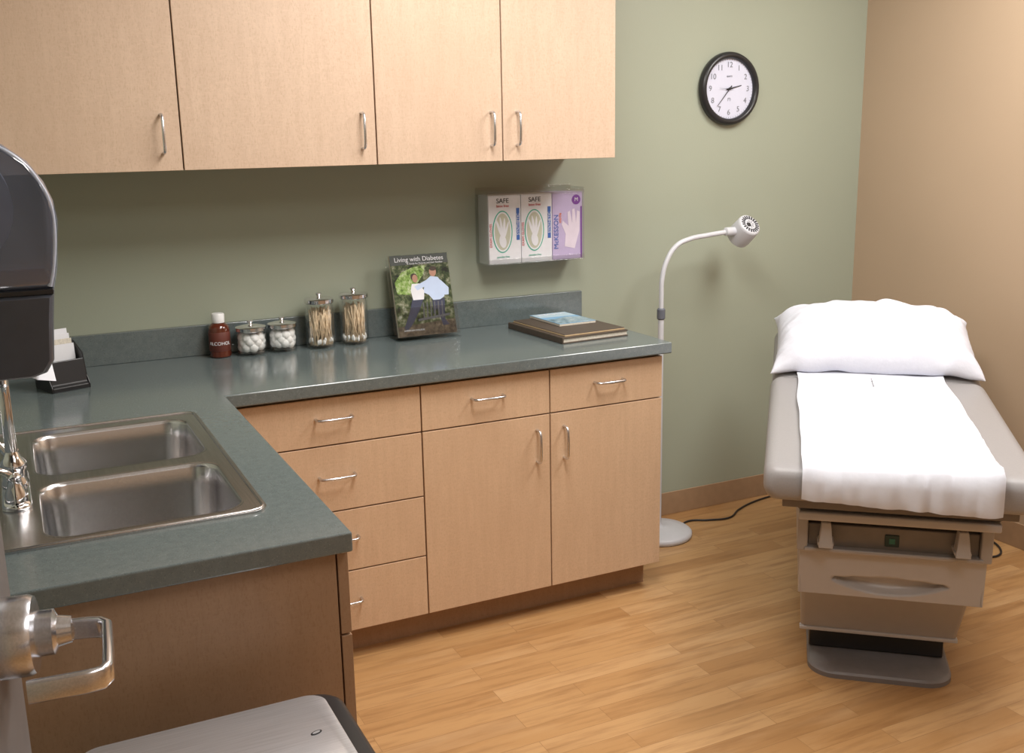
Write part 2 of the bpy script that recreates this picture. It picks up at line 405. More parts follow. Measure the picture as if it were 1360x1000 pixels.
# ------------------------------------------------------------ upper cabinets
uc=empty('wall_cabinet')
ZU=1.511;ZT=2.34
box('carcass',WL+.003,-.052,-.33,-.002,ZU,ZT,MAPLE,uc,.001)
box('gap',WL+.01,-.056,-.3335,-.33,ZU+.003,ZT-.003,EDGE,uc)
for i,(a,b) in enumerate(((-.483,-.052),(-.916,-.483),(-1.50,-.916),(WL+.006,-1.50))):
    box('door_panel_%d'%(i+1),a+G,b-G,-.352,-.3335,ZU-.002,ZT,MAPLE,uc,.0012)
for i,x in enumerate((-.432,-.525,-.962,-1.552)):
    pull('door_pull_%d'%(i+1),uc,(x,-.352,1.612),(0,0,1),OY,.106)
# ------------------------------------------------------------ clock
ck=empty('wall_clock',(.682,0,1.756))
R=.142
def Rx(): return Matrix.Rotation(math.radians(90),4,'X')
MC=Rx()
lathe('rim',[(R-.004,0.001),(R,.006),(R,.018),(R-.004,.028),(R-.012,.034),(R-.020,.032),(R-.026,.022),(R-.026,.012)],BLACK,ck,seg=72,M_=MC,ang=60,caps=False)
lathe('face',[(0,.014),(R-.024,.014),(R-.024,.001)],CLOCKF,ck,seg=64,M_=MC)
rf=R-.026
for h in range(1,13):
    a=math.radians(90-30*h)
    textm('numeral_%d'%h,str(h),.030,INKG,ck,M_=MC@Matrix.Translation((rf*.79*math.cos(a),rf*.79*math.sin(a),.0150)))
for i in range(60):
    a=math.radians(6*i);r0=rf*.95;r1=rf*.985
    w=.0006
    d=Vector((math.cos(a),math.sin(a)));t=Vector((-d.y,d.x))
    poly('tick_%d'%i,[tuple(d*r0-t*w),tuple(d*r1-t*w),tuple(d*r1+t*w),tuple(d*r0+t*w)],.0006,INKG,ck,MC@Matrix.Translation((0,0,.0145)))
def hand(name,ang,L,w,z,tail=.015,mat=INK):
    a=math.radians(90-ang);d=Vector((math.cos(a),math.sin(a)));t=Vector((-d.y,d.x))
    poly(name,[tuple(-d*tail-t*w),tuple(d*L-t*w*.4),tuple(d*L+t*w*.4),tuple(-d*tail+t*w)],.001,mat,ck,MC@Matrix.Translation((0,0,z)))
hand('hour_hand',77,.060,.0028,.017);hand('minute_hand',221,.09,.0022,.0185);hand('second_hand',272,.05,.0008,.020)
lathe('hub',[(.005,.016),(.005,.022),(0,.023)],INK,ck,seg=20,M_=MC)
textm('maker_mark','quartz',.011,INKG,ck,M_=MC@Matrix.Translation((0,rf*.42,.015)))
textm('signal_mark','(T)',.014,INKG,ck,M_=MC@Matrix.Translation((0,-rf*.35,.015)))
# ------------------------------------------------------------ glove box dispenser
gl=empty('glove_box_dispenser',(-.235,0,1.133))
GW=.199;th=.003
box('back_plate',-GW,GW,-.006,-.001,0,.275,ACRYL,gl,.001)
box('bottom_plate',-GW,GW,-.106,-.006,0,.004,ACRYL,gl,.001)
box('front_lip_top',-GW,GW,-.106,-.102,.245,.262,ACRYL,gl,.001)
box('front_lip_bottom',-GW,GW,-.106,-.102,.004,.022,ACRYL,gl,.001)
for i,x in enumerate((-GW,GW-.003)):
    box('side_%d'%i,x,x+.003,-.106,-.006,.004,.268,ACRYL,gl,.001)
def gbox(name,x0,x1,kind):
    box(name,x0,x1,-.098,-.008,.0045,.25,BOXW if kind==0 else LIL,gl,.0015)
    F=Matrix.Translation(((x0+x1)/2,-.0982,.127))@Rx()
    w=(x1-x0)/2
    if kind==0:
        poly(name+'_oval_ring',ell(-.010,-.008,.040,.076),.0006,TEAL,gl,F)
        poly(name+'_oval_field',ell(-.010,-.008,.036,.072),.0010,BOXW,gl,F)
        poly(name+'_oval',ell(-.010,-.008,.031,.066),.0014,CREAM,gl,F)
        for q,(dx,dy,rx,ry,ro) in enumerate(((-.018,.012,.005,.036,.35),(-.008,.014,.005,.040,.15),(.002,.010,.005,.040,-.05),(.010,.004,.004,.034,-.3),(-.004,-.034,.014,.024,.2))):
            poly(name+'_glove_%d'%q,ell(-.006+dx,-.008+dy,rx,ry,16,ro),.0018+.0002*q,BOXW,gl,F)
        poly(name+'_bar',[(w-.018,-.04),(w-.005,-.04),(w-.005,.075),(w-.018,.075)],.0006,BLUE,gl,F)
        textm(name+'_t1','SYNTHETIC',.015,BOXW,gl,M_=F@Matrix.Translation((w-.0115,.017,.0012))@Matrix.Rotation(math.radians(90),4,'Z'))
        textm(name+'_t2','EXAM GLOVES',.013,RED,gl,M_=F@Matrix.Translation((-.056,-.02,.0008))@Matrix.Rotation(math.radians(90),4,'Z'))
        textm(name+'_t3','SAFE',.024,INK,gl,M_=F@Matrix.Translation((-.008,.102,.0008)))
        textm(name+'_t4','latex free',.013,RED,gl,M_=F@Matrix.Translation((-.008,.084,.0008)))
        textm(name+'_t5','powder free',.010,TEAL,gl,M_=F@Matrix.Translation((-.008,-.098,.0008)))
    else:
        textm(name+'_t1','McKESSON',.026,BLUE,gl,M_=F@Matrix.Translation((-w+.016,-.02,.0008))@Matrix.Rotation(math.radians(90),4,'Z'))
        textm(name+'_t2','nitrile',.016,ORANGE,gl,M_=F@Matrix.Translation((-w+.032,.03,.0008))@Matrix.Rotation(math.radians(90),4,'Z'))
        poly(name+'_badge',ell(w-.026,.095,.018,.018),.0006,PUR,gl,F)
        textm(name+'_m','M',.02,BOXW,gl,M_=F@Matrix.Translation((w-.026,.095,.0012)))
        poly(name+'_glove',[(-.012,-.075),(.03,-.085),(.05,-.02),(.052,.05),(.04,.055),(.036,.01),(.03,.062),(.02,.06),(.02,.01),(.01,.055),(0,.05),(.004,.0),(-.02,.02),(-.024,.005),(-.008,-.03)],.0006,PINKG,gl,F)
        poly(name+'_stripe',[(w-.008,-.12),(w-.002,-.12),(w-.002,.07),(w-.008,.07)],.0006,PUR,gl,F)
gbox('glove_carton_1',-.190,-.062,0);gbox('glove_carton_2',-.060,.066,0);gbox('glove_carton_3',.068,.194,1)
# ------------------------------------------------------------ magazine rack + booklet
mh=empty('booklet_stand',(-.688,-.135,.9))
tilt=Matrix.Translation((0,0,.012))@Matrix.Rotation(math.radians(-15),4,'X')
box('stand_back',-.118,.118,.004,.008,0,.275,ACRYL,mh,.001,M_=tilt)
box('stand_lip',-.118,.118,-.022,-.018,-.002,.10,ACRYL,mh,.001,M_=tilt)
box('stand_base',-.118,.118,-.028,.085,0,.004,ACRYL,mh,.001)
box('stand_shelf',-.118,.118,-.022,.008,-.004,-.0005,ACRYL,mh,.001,M_=tilt)
box('booklet',-.108,.108,-.010,.003,0,.285,PAGES,mh,.001,M_=tilt)
FM=tilt@Matrix.Translation((0,-.0102,0))@Rx()
def bp(n,pts,t,mat): poly(n,pts,t,mat,mh,FM)
bp('cover',[(-.108,0),(.108,0),(.108,.285),(-.108,.285)],.0004,FOL)
bp('cover_top',[(-.107,.250),(.107,.250),(.107,.284),(-.107,.284)],.0006,M('cover_band',(.055,.065,.06)))
bp('cover_ground',[(-.108,0),(.108,0),(.108,.05),(-.108,.035)],.0006,foliage('print_ground',[(.35,(.03,.025,.02)),(.6,(.14,.11,.08)),(.75,(.3,.27,.2))],60))
bp('leaf_patch',[(-.095,.15),(-.05,.145),(-.02,.18),(.01,.215),(.02,.245),(-.03,.24),(-.07,.225),(-.1,.19)],.0007,LEAF)
bp('man_torso',[(.0,.15),(.015,.19),(.035,.205),(.062,.20),(.078,.175),(.078,.13),(.06,.12),(.035,.12),(.02,.14)],.0010,SHIRT)
bp('man_arm',[(.07,.19),(.098,.16),(.095,.135),(.06,.135)],.0012,SHIRT)
bp('man_arm2',[(-.03,.172),(.03,.198),(.035,.18),(-.02,.158)],.0014,SHIRT)
bp('man_head',ell(.045,.220,.013,.017,16),.0010,SKIN);bp('man_hair',ell(.047,.231,.013,.008,14),.0012,HAIR)
bp('man_legs',[(.03,.12),(.078,.125),(.07,.05),(.085,.03),(.06,.028),(.045,.09),(.03,.07)],.0009,NAVY)
bp('woman_torso',[(-.045,.160),(-.038,.182),(-.01,.182),(.005,.155),(.0,.125),(-.04,.125)],.0012,BOXW)
bp('woman_head',ell(-.024,.200,.010,.014,16),.0014,SKIN);bp('woman_hair',ell(-.027,.206,.013,.013,14),.0011,HAIR)
bp('woman_legs',[(-.042,.13),(.0,.13),(-.02,.09),(-.05,.045),(-.075,.02),(-.085,.03),(-.06,.08)],.0010,NAVY)
for k in range(6): bp('bench_slat_%d'%k,[(-.01+.014*k,.055),(-.006+.014*k,.055),(-.002+.014*k,.115),(-.006+.014*k,.115)],.0013,BENCH)
bp('bench_seat',[(-.03,.05),(.09,.062),(.09,.07),(-.03,.058)],.0014,BENCH)
textm('title','Living with Diabetes',.0225,PAPERW,mh,M_=FM@Matrix.Translation((.0,.268,.0012)))
textm('subtitle','A Guide for Patients and their Families',.0085,PAPERW,mh,M_=FM@Matrix.Translation((.02,.253,.0012)))
textm('footer','AMERICAN COLLEGE',.008,PAPERW,mh,M_=FM@Matrix.Translation((-.05,.02,.0012)))
# ------------------------------------------------------------ jars
def jar(name,x,y,r,h,kind):
    e=empty(name,(x,y,.9))
    w=.0025
    lathe('glass_body',[(0,.002),(r-.004,.0),(r,.004),(r,h-.012),(r-.004,h-.004),(r-.004,h),(r-.004-w,h),(r-w-.002,h-.014),(r-w,.010),(0,.009)],GLASS,e,seg=48)
    lathe('metal_lid',[(r-.001,h-.003),(r+.001,h-.001),(r+.001,h+.010),(r-.003,h+.013),(r*.5,h+.016),(.008,h+.017),(.006,h+.022),(.010,h+.027),(.010,h+.031),(0,h+.034)],CHROME,e,seg=48)
    if kind=='balls':
        bm=bmesh.new();rr=.0165;z=.012+rr;lv=0
        while z<h-.016:
            for ring_n,ring_r in ((8,r-w-rr-.0005),(3,.012)):
                for i in range(ring_n):
                    a=2*math.pi*i/ring_n+lv*.45
                    bmesh.ops.create_icosphere(bm,subdivisions=2,radius=rr*random.uniform(.95,1.03),matrix=Matrix.Translation((ring_r*math.cos(a),ring_r*math.sin(a),z+random.uniform(-.003,.003))))
            z+=rr*.9;lv+=1
        for v in bm.verts: v.co+=Vector(noise.noise_vector(v.co*90))*.0012
        me=bpy.data.meshes.new('cotton_balls');bm.to_mesh(me);bm.free();obj('cotton_balls',me,COTTON,e,True)
    else:
        bm=bmesh.new()
        L=h-.022
        for i in range(120):
            a=random.uniform(0,6.28);q=(r-.009)*math.sqrt(random.random());b0=Vector((q*math.cos(a),q*math.sin(a),.012))
            a2=a+random.uniform(-1.6,1.6);q2=(r-.010)*math.sqrt(random.random())
            lean=.9 if kind=='sticks' else .7
            b1=Vector((q*math.cos(a)*(1-lean)+q2*math.cos(a2)*lean,q*math.sin(a)*(1-lean)+q2*math.sin(a2)*lean,0))+Vector((0,0,.012+L*random.uniform(.72,.94)))
            d=b1-b0;rot=d.to_track_quat('Z','Y').to_matrix().to_4x4()
            bmesh.ops.create_cone(bm,segments=6,radius1=.0019,radius2=.0019,depth=d.length,cap_ends=True,matrix=Matrix.Translation((b0+b1)/2)@rot)
        me=bpy.data.meshes.new('applicator_sticks');bm.to_mesh(me);bm.free();obj('applicator_sticks',me,STICK,e,True)
        bm=bmesh.new()
        for i in range(40):
            a=random.uniform(0,6.28);q=(r-.010)*math.sqrt(random.uniform(.5,1))
            bmesh.ops.create_icosphere(bm,subdivisions=2,radius=.0055,matrix=Matrix.Translation((q*math.cos(a),q*math.sin(a),.018+random.uniform(0,.012)))@Matrix.Diagonal((.8,.8,1.5,1)))
        me=bpy.data.meshes.new('cotton_tips');bm.to_mesh(me);bm.free();obj('cotton_tips',me,COTTON,e,True)
    return e
jar('cotton_ball_jar',-1.292,-.088,.049,.082,'balls')
jar('cotton_ball_jar.001',-1.188,-.088,.047,.084,'balls')
jar('applicator_jar',-1.058,-.090,.049,.155,'sticks')
jar('applicator_jar.001',-.937,-.088,.049,.162,'swabs')
# alcohol bottle
ab=empty('alcohol_bottle',(-1.392,-.075,.9));rb=.034
lathe('bottle',[(0,0),(rb-.004,0),(rb,.004),(rb,.094),(rb-.003,.103),(rb-.012,.111),(.015,.116),(.015,.120)],AMBER,ab,seg=48)
lathe('cap',[(.017,.117),(.0205,.118),(.0205,.141),(.018,.144),(.0,.145)],WHITE,ab,seg=40)
lathe('neck_ring',[(.0165,.113),(.020,.114),(.020,.118),(.0165,.118)],WHITE,ab,seg=40)
lathe('label',[(rb+.0003,.022),(rb+.0006,.0225),(rb+.0006,.084),(rb+.0003,.0845)],LABELR,ab,seg=48)
CA=math.atan2(-3.44,-.6)
def wrap(co):
    a=CA+co.x/rb;rr=rb+.0010+co.z;return Vector((rr*math.cos(a),rr*math.sin(a),.048+co.y))
textm('label_text','ALCOHOL',.0155,PAPERW,ab,fn=wrap)
# ------------------------------------------------------------ binder + magazine stack
bs=empty('binder',(-.212,-.290,.9),math.radians(4))
box('cover_bottom',-.135,.135,-.18,.19,0,.004,BINDER,bs,.001)
box('pages',-.131,.133,-.176,.186,.004,.018,PAGES,bs,.001)
box('cover_top',-.135,.135,-.18,.19,.018,.022,BINDER,bs,.001)
box('spine',-.137,-.131,-.18,.19,0,.022,BINDER,bs,.002)
box('folder',-.120,.128,-.17,.18,.022,.0265,CARD,bs,.001)
box('folder_top',-.118,.13,-.165,.182,.0265,.029,BINDER,bs,.001)
mg=empty('magazine',(-.19,-.205,.9295),math.radians(2))
box('pages',-.075,.075,-.115,.105,0,.008,PAGES,mg,.001)
box('cover',-.0755,.0755,-.1155,.1055,.008,.0092,MAGB,mg,.0003)
Z=Matrix.Translation((0,0,.0093))
poly('cover_sky',[(-.073,.03),(.073,.02),(.073,.10),(-.073,.10)],.0003,M('mag_pale',(.45,.58,.66)),mg,Z)
poly('cover_land',[(-.073,-.11),(.073,-.11),(.073,-.02),(.02,.01),(-.03,-.015),(-.073,-.01)],.0003,foliage('mag_photo',[(.35,(.05,.10,.14)),(.5,(.25,.38,.45)),(.7,(.6,.62,.6))],50),mg,Z)
textm('cover_title','HEALTH',.030,PAPERW,mg,M_=Z@Matrix.Translation((0,.08,.0008)))
# ------------------------------------------------------------ card holder w brochures
ch=empty('brochure_holder',(-1.885,-.285,.9),math.radians(20))
def prism(name,prof,x0,x1,mat,parent):
    n=len(prof);vs=[(x0,y,z) for y,z in prof]+[(x1,y,z) for y,z in prof]
    fs=[tuple(range(n)),tuple(range(n,2*n))]+[(i,(i+1)%n,n+(i+1)%n,n+i) for i in range(n)]
    return frompy(name,vs,fs,mat,parent)
bev(prism('tray',[(-.065,0),(.05,0),(.05,.12),(.044,.12),(.038,.012),(-.02,.012),(-.035,.085),(-.041,.085),(-.055,.02),(-.065,.012)],-.052,.052,BLACK,ch),.002)
for s,x in (('l',-.056),('r',.052)): bev(prism('side_'+s,[(-.065,0),(.05,0),(.05,.13),(.02,.13),(-.035,.10),(-.050,.035),(-.065,.014)],x,x+.004,BLACK,ch),.0015)
for k in range(4): box('card_%d'%k,-.045,.046,-.012+.012*k,-.009+.012*k,.014,.125+.014*k,(PAPERW,PAGES,PAPERW,PAPERW)[k],ch,.0004,M_=Matrix.Rotation(math.radians(-5),4,'X'))
box('card_back',-.050,-.02,.030,.034,.014,.21,BLUE,ch,.0004,M_=Matrix.Rotation(math.radians(-4),4,'X'))
# ------------------------------------------------------------ towel dispenser
td=empty('paper_towel_dispenser',(WL,-1.585,1.228))
dep=.290
def dshell(name,pf,y0,y1,mat,inset=.012):
    cx=sum(p[0] for p in pf)/len(pf);cz=sum(p[1] for p in pf)/len(pf)
    def sh(k): return [(cx+(x-cx)*k if x>.001 else x,cz+(z-cz)*k) for x,z in pf]
    rings=[]
    for y,k in ((y0,.90),(y0+.004,.94),(y0+.010,.97),(y0+.022,1),(y1-.022,1),(y1-.010,.97),(y1-.004,.94),(y1,.90)):
        rings.append([(x,y,z) for x,z in sh(k)])
    return loft(name,rings,mat,td,ang=50)
low=[(0,0),(dep-.06,0),(dep-.04,.006),(dep-.028,.025),(dep-.022,.09),(dep-.016,.135),(0,.135)]
up=[(.01,.138),(dep-.016,.138),(dep-.008,.17),(dep,.245),(dep-.003,.275),(dep-.014,.305),(dep-.034,.336),(dep-.066,.362),(dep-.105,.380),(dep-.15,.390),(.01,.392)]
dshell('lower_housing',low,-.165,.165,DKGREY)
dshell('smoked_cover',up,-.165,.165,SMOKE)
box('back_plate',0,.012,-.15,.15,.01,.375,M('dispenser_back',(.10,.11,.14)),td,.003)
lathe('paper_roll',[(.018,-.10),(.100,-.10),(.100,.10),(.018,.10)],M('towel_roll',(.42,.44,.50)),td,(.130,0,.268),48,axis='y',ang=30)
lathe('roll_hub',[(.0,-.150),(.030,-.150),(.036,-.10),(.0,-.10)],BLACK,td,(.165,0,.268),32,axis='y')
box('cover_seam',.02,dep-.018,-.160,.160,.132,.140,BLACK,td,.001)
EDGE_GLINT=M('edge_glint_grey',(.42,.47,.58),.25)
tube('cover_edge_glint',[(x*.965+.003,-.160,.262+(z-.262)*.95) for x,z in up[1:-1]],.0035,EDGE_GLINT,td)  # pale tube added as the highlight along the edge of the cover
frompy('towel_tail',[(.205,-.11,.004),(.205,.11,.004),(.235,-.11,-.012),(.235,.11,-.010),(.262,-.105,-.018),(.262,.11,-.012)],[(0,1,3,2),(2,3,5,4)],PAPERW,td)
# ------------------------------------------------------------ gooseneck floor lamp
LX,LY=.262,-.178
fl=empty('gooseneck_floor_lamp',(LX,LY,0))
lathe('weighted_base',[(0,0),(.131,0),(.136,.004),(.136,.018),(.128,.025),(.08,.032),(.03,.036),(.016,.042),(.012,.055)],LAMPW,fl,seg=64,ang=60)
tube('pole',[(0,0,.04),(0,0,.90)],.0115,LAMPW,fl,bez=False)
lathe('collar',[(.0115,.885),(.016,.89),(.016,.925),(.0115,.93)],M('collar_grey',(.12,.13,.16)),fl)
tube('gooseneck',[(0,0,.92),(.0,0,.98),(.002,0,1.04),(.022,0,1.11),(.065,0,1.165),(.125,0,1.188),(.21,0,1.198),(.315,0,1.207)],.0095,LAMPW,fl)
HM=Matrix.Translation((.385,.0,1.205))@Matrix.Rotation(math.radians(50),4,'X')@Matrix.Rotation(math.radians(4),4,'Y')
lathe('lamp_head',[(0,.046),(.040,.046),(.046,.042),(.048,.034),(.050,-.03),(.048,-.045),(.043,-.046),(.040,-.035),(0,-.03)],LAMPW,fl,seg=48,M_=HM,ang=50)
lathe('head_socket',[(.014,-.06),(.014,-.02),(.011,0)],LAMPW,fl,(0,0,0),24,axis='x',M_=Matrix.Translation((.357,0,1.207)))
lathe('neck_joint',[(.010,-.03),(.017,-.025),(.017,.02),(.012,.03)],LAMPW,fl,(0,0,0),24,axis='x',M_=Matrix.Translation((.322,0,1.207)))
for k in range(20):
    a=2*math.pi*k/20
    box('vent_%d'%k,.024,.039,-.0028,.0028,.0452,.0472,INK,fl,0,M_=HM@Matrix.Rotation(a,4,'Z'))
for k in range(8):
    a=2*math.pi*k/8
    box('vent_in_%d'%k,.008,.017,-.0018,.0018,.0452,.0468,INKG,fl,0,M_=HM@Matrix.Rotation(a,4,'Z'))
box('switch',-.018,-.002,-.010,.004,.045,.051,BLACK,fl,.002,M_=HM)
# ------------------------------------------------------------ exam table
YAW=math.radians(-40.5)
TO=(.045,-1.625,0)
et=empty('exam_table',TO,YAW)
HW=.352
def cush(name,prof,hw,t,mat,hwf=None):
    rings=[]
    for y,z,s in prof:
        tt=t*s;r=min(.035,tt*.45);w=hw-(1-s)*.05
        rings.append([(x,y,z-t/2+zz) for x,zz in rrect(-w,w,-tt/2,tt/2,r,5)])
    return loft(name,rings,mat,et)
cush('seat_cushion',[(0.0,.706,.45),(.006,.708,.75),(.02,.710,.93),(.05,.712,1),(.5,.728,1),(.93,.744,1),(.955,.745,.93),(.965,.745,.7)],HW,.10,VINYL)
cush('head_cushion',[(.968,.745,.7),(.978,.747,.93),(1.0,.752,1),(1.2,.79,1),(1.40,.825,1),(1.43,.832,.9),(1.445,.835,.6)],HW-.005,.085,VINYL)
box('cushion_support',-.30,.30,.05,.95,.582,.634,TRAIL,et,.004)
box('head_support',-.28,.28,0,.42,-.02,0,TRAIL,et,.004,M_=Matrix.Translation((0,.985,.664))@Matrix.Rotation(math.radians(10.5),4,'X'))
box('footrest_bar',-.255,.262,.055,.12,.545,.570,TBODY2,et,.006,3)
box('footrest_rail',-.258,.262,.068,.5,.573,.605,TRAIL,et,.004)
box('upper_housing',-.250,.255,.17,1.15,.43,.582,TDARK,et,.006)
box('housing_side_l',-.254,-.225,.13,.9,.426,.545,TBODY,et,.005)
box('housing_side_r',.228,.259,.13,.9,.426,.545,TBODY,et,.005)
box('inner_panel',-.225,.228,.150,.17,.432,.504,TPANEL,et,.004)
box('shelf_lip',-.235,.238,.125,.17,.427,.440,TBODY,et,.004)
box('badge',-.018,.020,.146,.151,.450,.485,TGREEN,et,.002)
box('badge_mark',-.007,.009,.1445,.1465,.459,.475,TG2,et,.001)
for s in(-1,1):
    box('stirrup_end_%d'%s,s*.178-.022,s*.178+.022,.095,.165,.457,.469,TBODY2,et,.004)
    bev(frompy('stirrup_tab_%d'%s,[(s*.178-.012,.10,.525),(s*.178+.012,.10,.525),(s*.178-.02,.085,.455),(s*.178+.02,.085,.455),(s*.178-.012,.14,.525),(s*.178+.012,.14,.525),(s*.178-.02,.14,.455),(s*.178+.02,.14,.455)],
      [(0,1,3,2),(4,5,7,6),(0,1,5,4),(2,3,7,6),(0,2,6,4),(1,3,7,5)],TBODY2,et),.003)
def drawer():
    nx,nz=60,28;x0,x1,z0,z1=-.245,.250,.288,.424;vs=[];fs=[]
    for j in range(nz+1):
        for i in range(nx+1):
            u=i/nx;v=j/nz;x=x0+(x1-x0)*u;z=z0+(z1-z0)*v
            y=.150+ .010*(1-v)
            e=((x)/.16)**2
            zc=z0+.052
            top=.012*(1-min(1,e));bot=.040*(1-min(1,e))
            if e<1 and zc-bot<z<zc+top: y+=.030*math.sin(math.pi*min(1,max(0,(z-(zc-bot))/(top+bot+1e-6))))**.6
            vs.append((x,y,z))
    for j in range(nz):
        for i in range(nx):
            a=j*(nx+1)+i;fs.append((a,a+1,a+nx+2,a+nx+1))
    frompy('drawer_face',vs,fs,TBODY2,et,True)
    box('drawer_box',x0,x1,.1925,.75,z0,z1,TBODY,et,.004)
    for nm,a,b in (('dl',x0,x0+.006),('dr',x1-.006,x1)): box(nm,a,b,.156,.20,z0,z1,TBODY2,et,.002)
    box('drawer_lip',x0,x1,.148,.20,z1-.004,z1+.002,TBODY2,et,.002);box('drawer_under',x0,x1,.160,.20,z0-.002,z0+.003,TBODY2,et,.002)
drawer()
bev(frompy('pedestal',[(-.235,.235,.291),(.235,.235,.291),(-.228,.315,.10),(.215,.315,.10),(-.235,1.15,.43),(.235,1.15,.43),(-.228,1.05,.10),(.215,1.05,.10)],
   [(0,1,3,2),(4,5,7,6),(0,1,5,4),(2,3,7,6),(0,2,6,4),(1,3,7,5)],TBODY,et),.012,3)
box('pedestal_trim',-.232,.22,.305,.33,.10,.112,TBODY2,et,.003)
box('under_base_shade',-.20,.19,.36,1.0,.022,.102,BLACK,et,.004)  # black block standing in for the dark shadow under the pedestal
loft('base_plate',[[(x,y,z) for x,y in rrect(-.205+i,.205-i,.205+i,1.12-i,.08,6)] for z,i in((0,0),(.014,0),(.020,.006))],PLATE,et,ang=40)
def paper():
    pf=[(-.012,.628),(-.016,.645),(-.014,.677),(-.005,.704),(.012,.7155),(.05,.7175)]
    for k in range(1,60): y=.05+k*(.93-.05)/59;pf.append((y,.7175+(y-.05)*.0370))
    for k in range(1,6): y=.93+.03*k;pf.append((y,.7505+.19*max(0,y-.97)))
    vs=[];fs=[];nx=72
    for j,(y,z) in enumerate(pf):
        for i in range(nx+1):
            u=i/nx;x=-.252+.494*u-.012*max(0,y)-(.008*u*max(0,y))
            w=math.exp(-max(0,y)/.25)
            n1=noise.noise(Vector((x*6,y*4,1.3)));n2=noise.noise(Vector((x*16+y*10,y*5-x*4,4)))
            n3=abs(noise.noise(Vector((x*11-y*7,y*9,7))));n4=1-abs(noise.noise(Vector((x*9+y*14,y*8-x*5,3))))*2
            d=.0035*(n1+.7*n2+.9)+w*(.014*(abs(n2)+n3)+.008*max(0,n4))*(.35+u)
            yy=y-(d*1.5 if j<4 else 0);zz=z+(d if j>=3 else 0)-(.010*u+.006*n1 if j<2 else 0)
            zz+=.003*math.exp(-((u-1)/.05)**2)+.003*math.exp(-(u/.04)**2)
            vs.append((x+.010*noise.noise(Vector((y*4,round(u),2))),yy,zz+.0008))
    for j in range(len(pf)-1):
        for i in range(nx):
            a=j*(nx+1)+i;fs.append((a,a+1,a+nx+2,a+nx+1))
    frompy('table_paper',vs,fs,EXAMP,et,True)
paper()
def pillow():
    e=empty('pillow',TO,YAW)
    nx,ny=96,64;W=.357;H=.243;T_=.122;vs=[];fs=[]
    PM=Matrix.Translation((.0,1.185,.836))@Matrix.Rotation(math.radians(13),4,'X')
    def P(i,j,s):
        u=-1+2*i/nx;v=-1+2*j/ny
        e_=max(0,(1-abs(u)**2.6))*max(0,(1-abs(v)**2.2))
        t=T_*e_**.54
        x=W*u*(1-.06*(1-abs(v)**3)*abs(u)**2)
        y=H*v*(1-.07*(1-abs(u)**3)*abs(v)**2)
        wr=noise.noise(Vector((u*2.2,v*2.5,s*3)))*.013+noise.noise(Vector((u*6+v*2,v*5,s*5)))*.009
        edge=abs(u)**3
        wr+=noise.noise(Vector((u*3,v*11,s*7)))*.026*edge+noise.noise(Vector((u*10,v*4,s*7)))*.016*abs(v)**3
        z=s*(t+wr*e_**.25)
        if s<0: z=max(z,-.052*e_**.4) if e_>0 else z
        z+=.014*noise.noise(Vector((u*4,v*4,9)))*(1-e_)-.022*(1-e_)*abs(u)**6-.012*(1-e_)*(max(0,-v))**6
        return PM@Vector((x,y,z))
    for s in(1,-1):
        for j in range(ny+1):
            for i in range(nx+1): vs.append(P(i,j,s))
    n=(nx+1)*(ny+1)
    for q in (0,n):
        for j in range(ny):
            for i in range(nx):
                a=q+j*(nx+1)+i;fs.append((a,a+1,a+nx+2,a+nx+1))
    me=bpy.data.meshes.new('pillow_body');me.from_pydata([tuple(v) for v in vs],[],fs)
    bm=bmesh.new();bm.from_mesh(me);bmesh.ops.remove_doubles(bm,verts=bm.verts,dist=.0004);bmesh.ops.recalc_face_normals(bm,faces=bm.faces);bm.to_mesh(me);bm.free()
    o=obj('pillow_case',me,LINEN,e,True)
    s=o.modifiers.new('sub','SUBSURF');s.levels=1;s.render_levels=1
pillow()
# ------------------------------------------------------------ cable
cb=empty('power_cord')
tube('cord',[(.40,-.14,.005),(.46,-.12,.005),(.53,-.15,.005),(.62,-.17,.005),(.72,-.11,.005),(.85,-.06,.005),(1.0,-.04,.005),(1.2,-.06,.005)],.004,BLACK,cb)
cb2=empty('power_cord.001')
tube('cord',[(1.05,-1.0,.005),(1.15,-.93,.005),(1.25,-.98,.005),(1.33,-.93,.005),(1.38,-.80,.005)],.004,BLACK,cb2)
# ------------------------------------------------------------ trash can
tc=empty('trash_can',(-1.765,-2.065,0))
w,d=.212,.185
loft('body',[[(x,y,z) for x,y in rrect(-w+i,w-i,-d+i,d-i,.05,6)] for z,i in((.0,.03),(.02,.022),(.58,.004),(.60,.004))],STEEL,tc,ang=50)
loft('lid_frame',[[(x,y,z) for x,y in rrect(-w+i,w-i,-d+i,d-i,.05,8)] for z,i in((.598,0),(.64,0),(.650,.004),(.654,.012))],BLACK,tc,ang=60)
loft('steel_lid',[[(x,y,z) for x,y in rrect(-w+.0+i,w-.032-i,-d+.02+i,d-.016-i,.03,8)] for z,i in((.650,0),(.6575,0),(.660,.003))],LID,tc,ang=40)
poly('badge',ell(w-.075,.0,.010,.005,24,.3),.0008,BLACK,tc,Matrix.Translation((0,.045,.660)))
poly('badge_in',ell(w-.075,.0,.007,.0028,24,.3),.0008,LID,tc,Matrix.Translation((0,.045,.6605)))
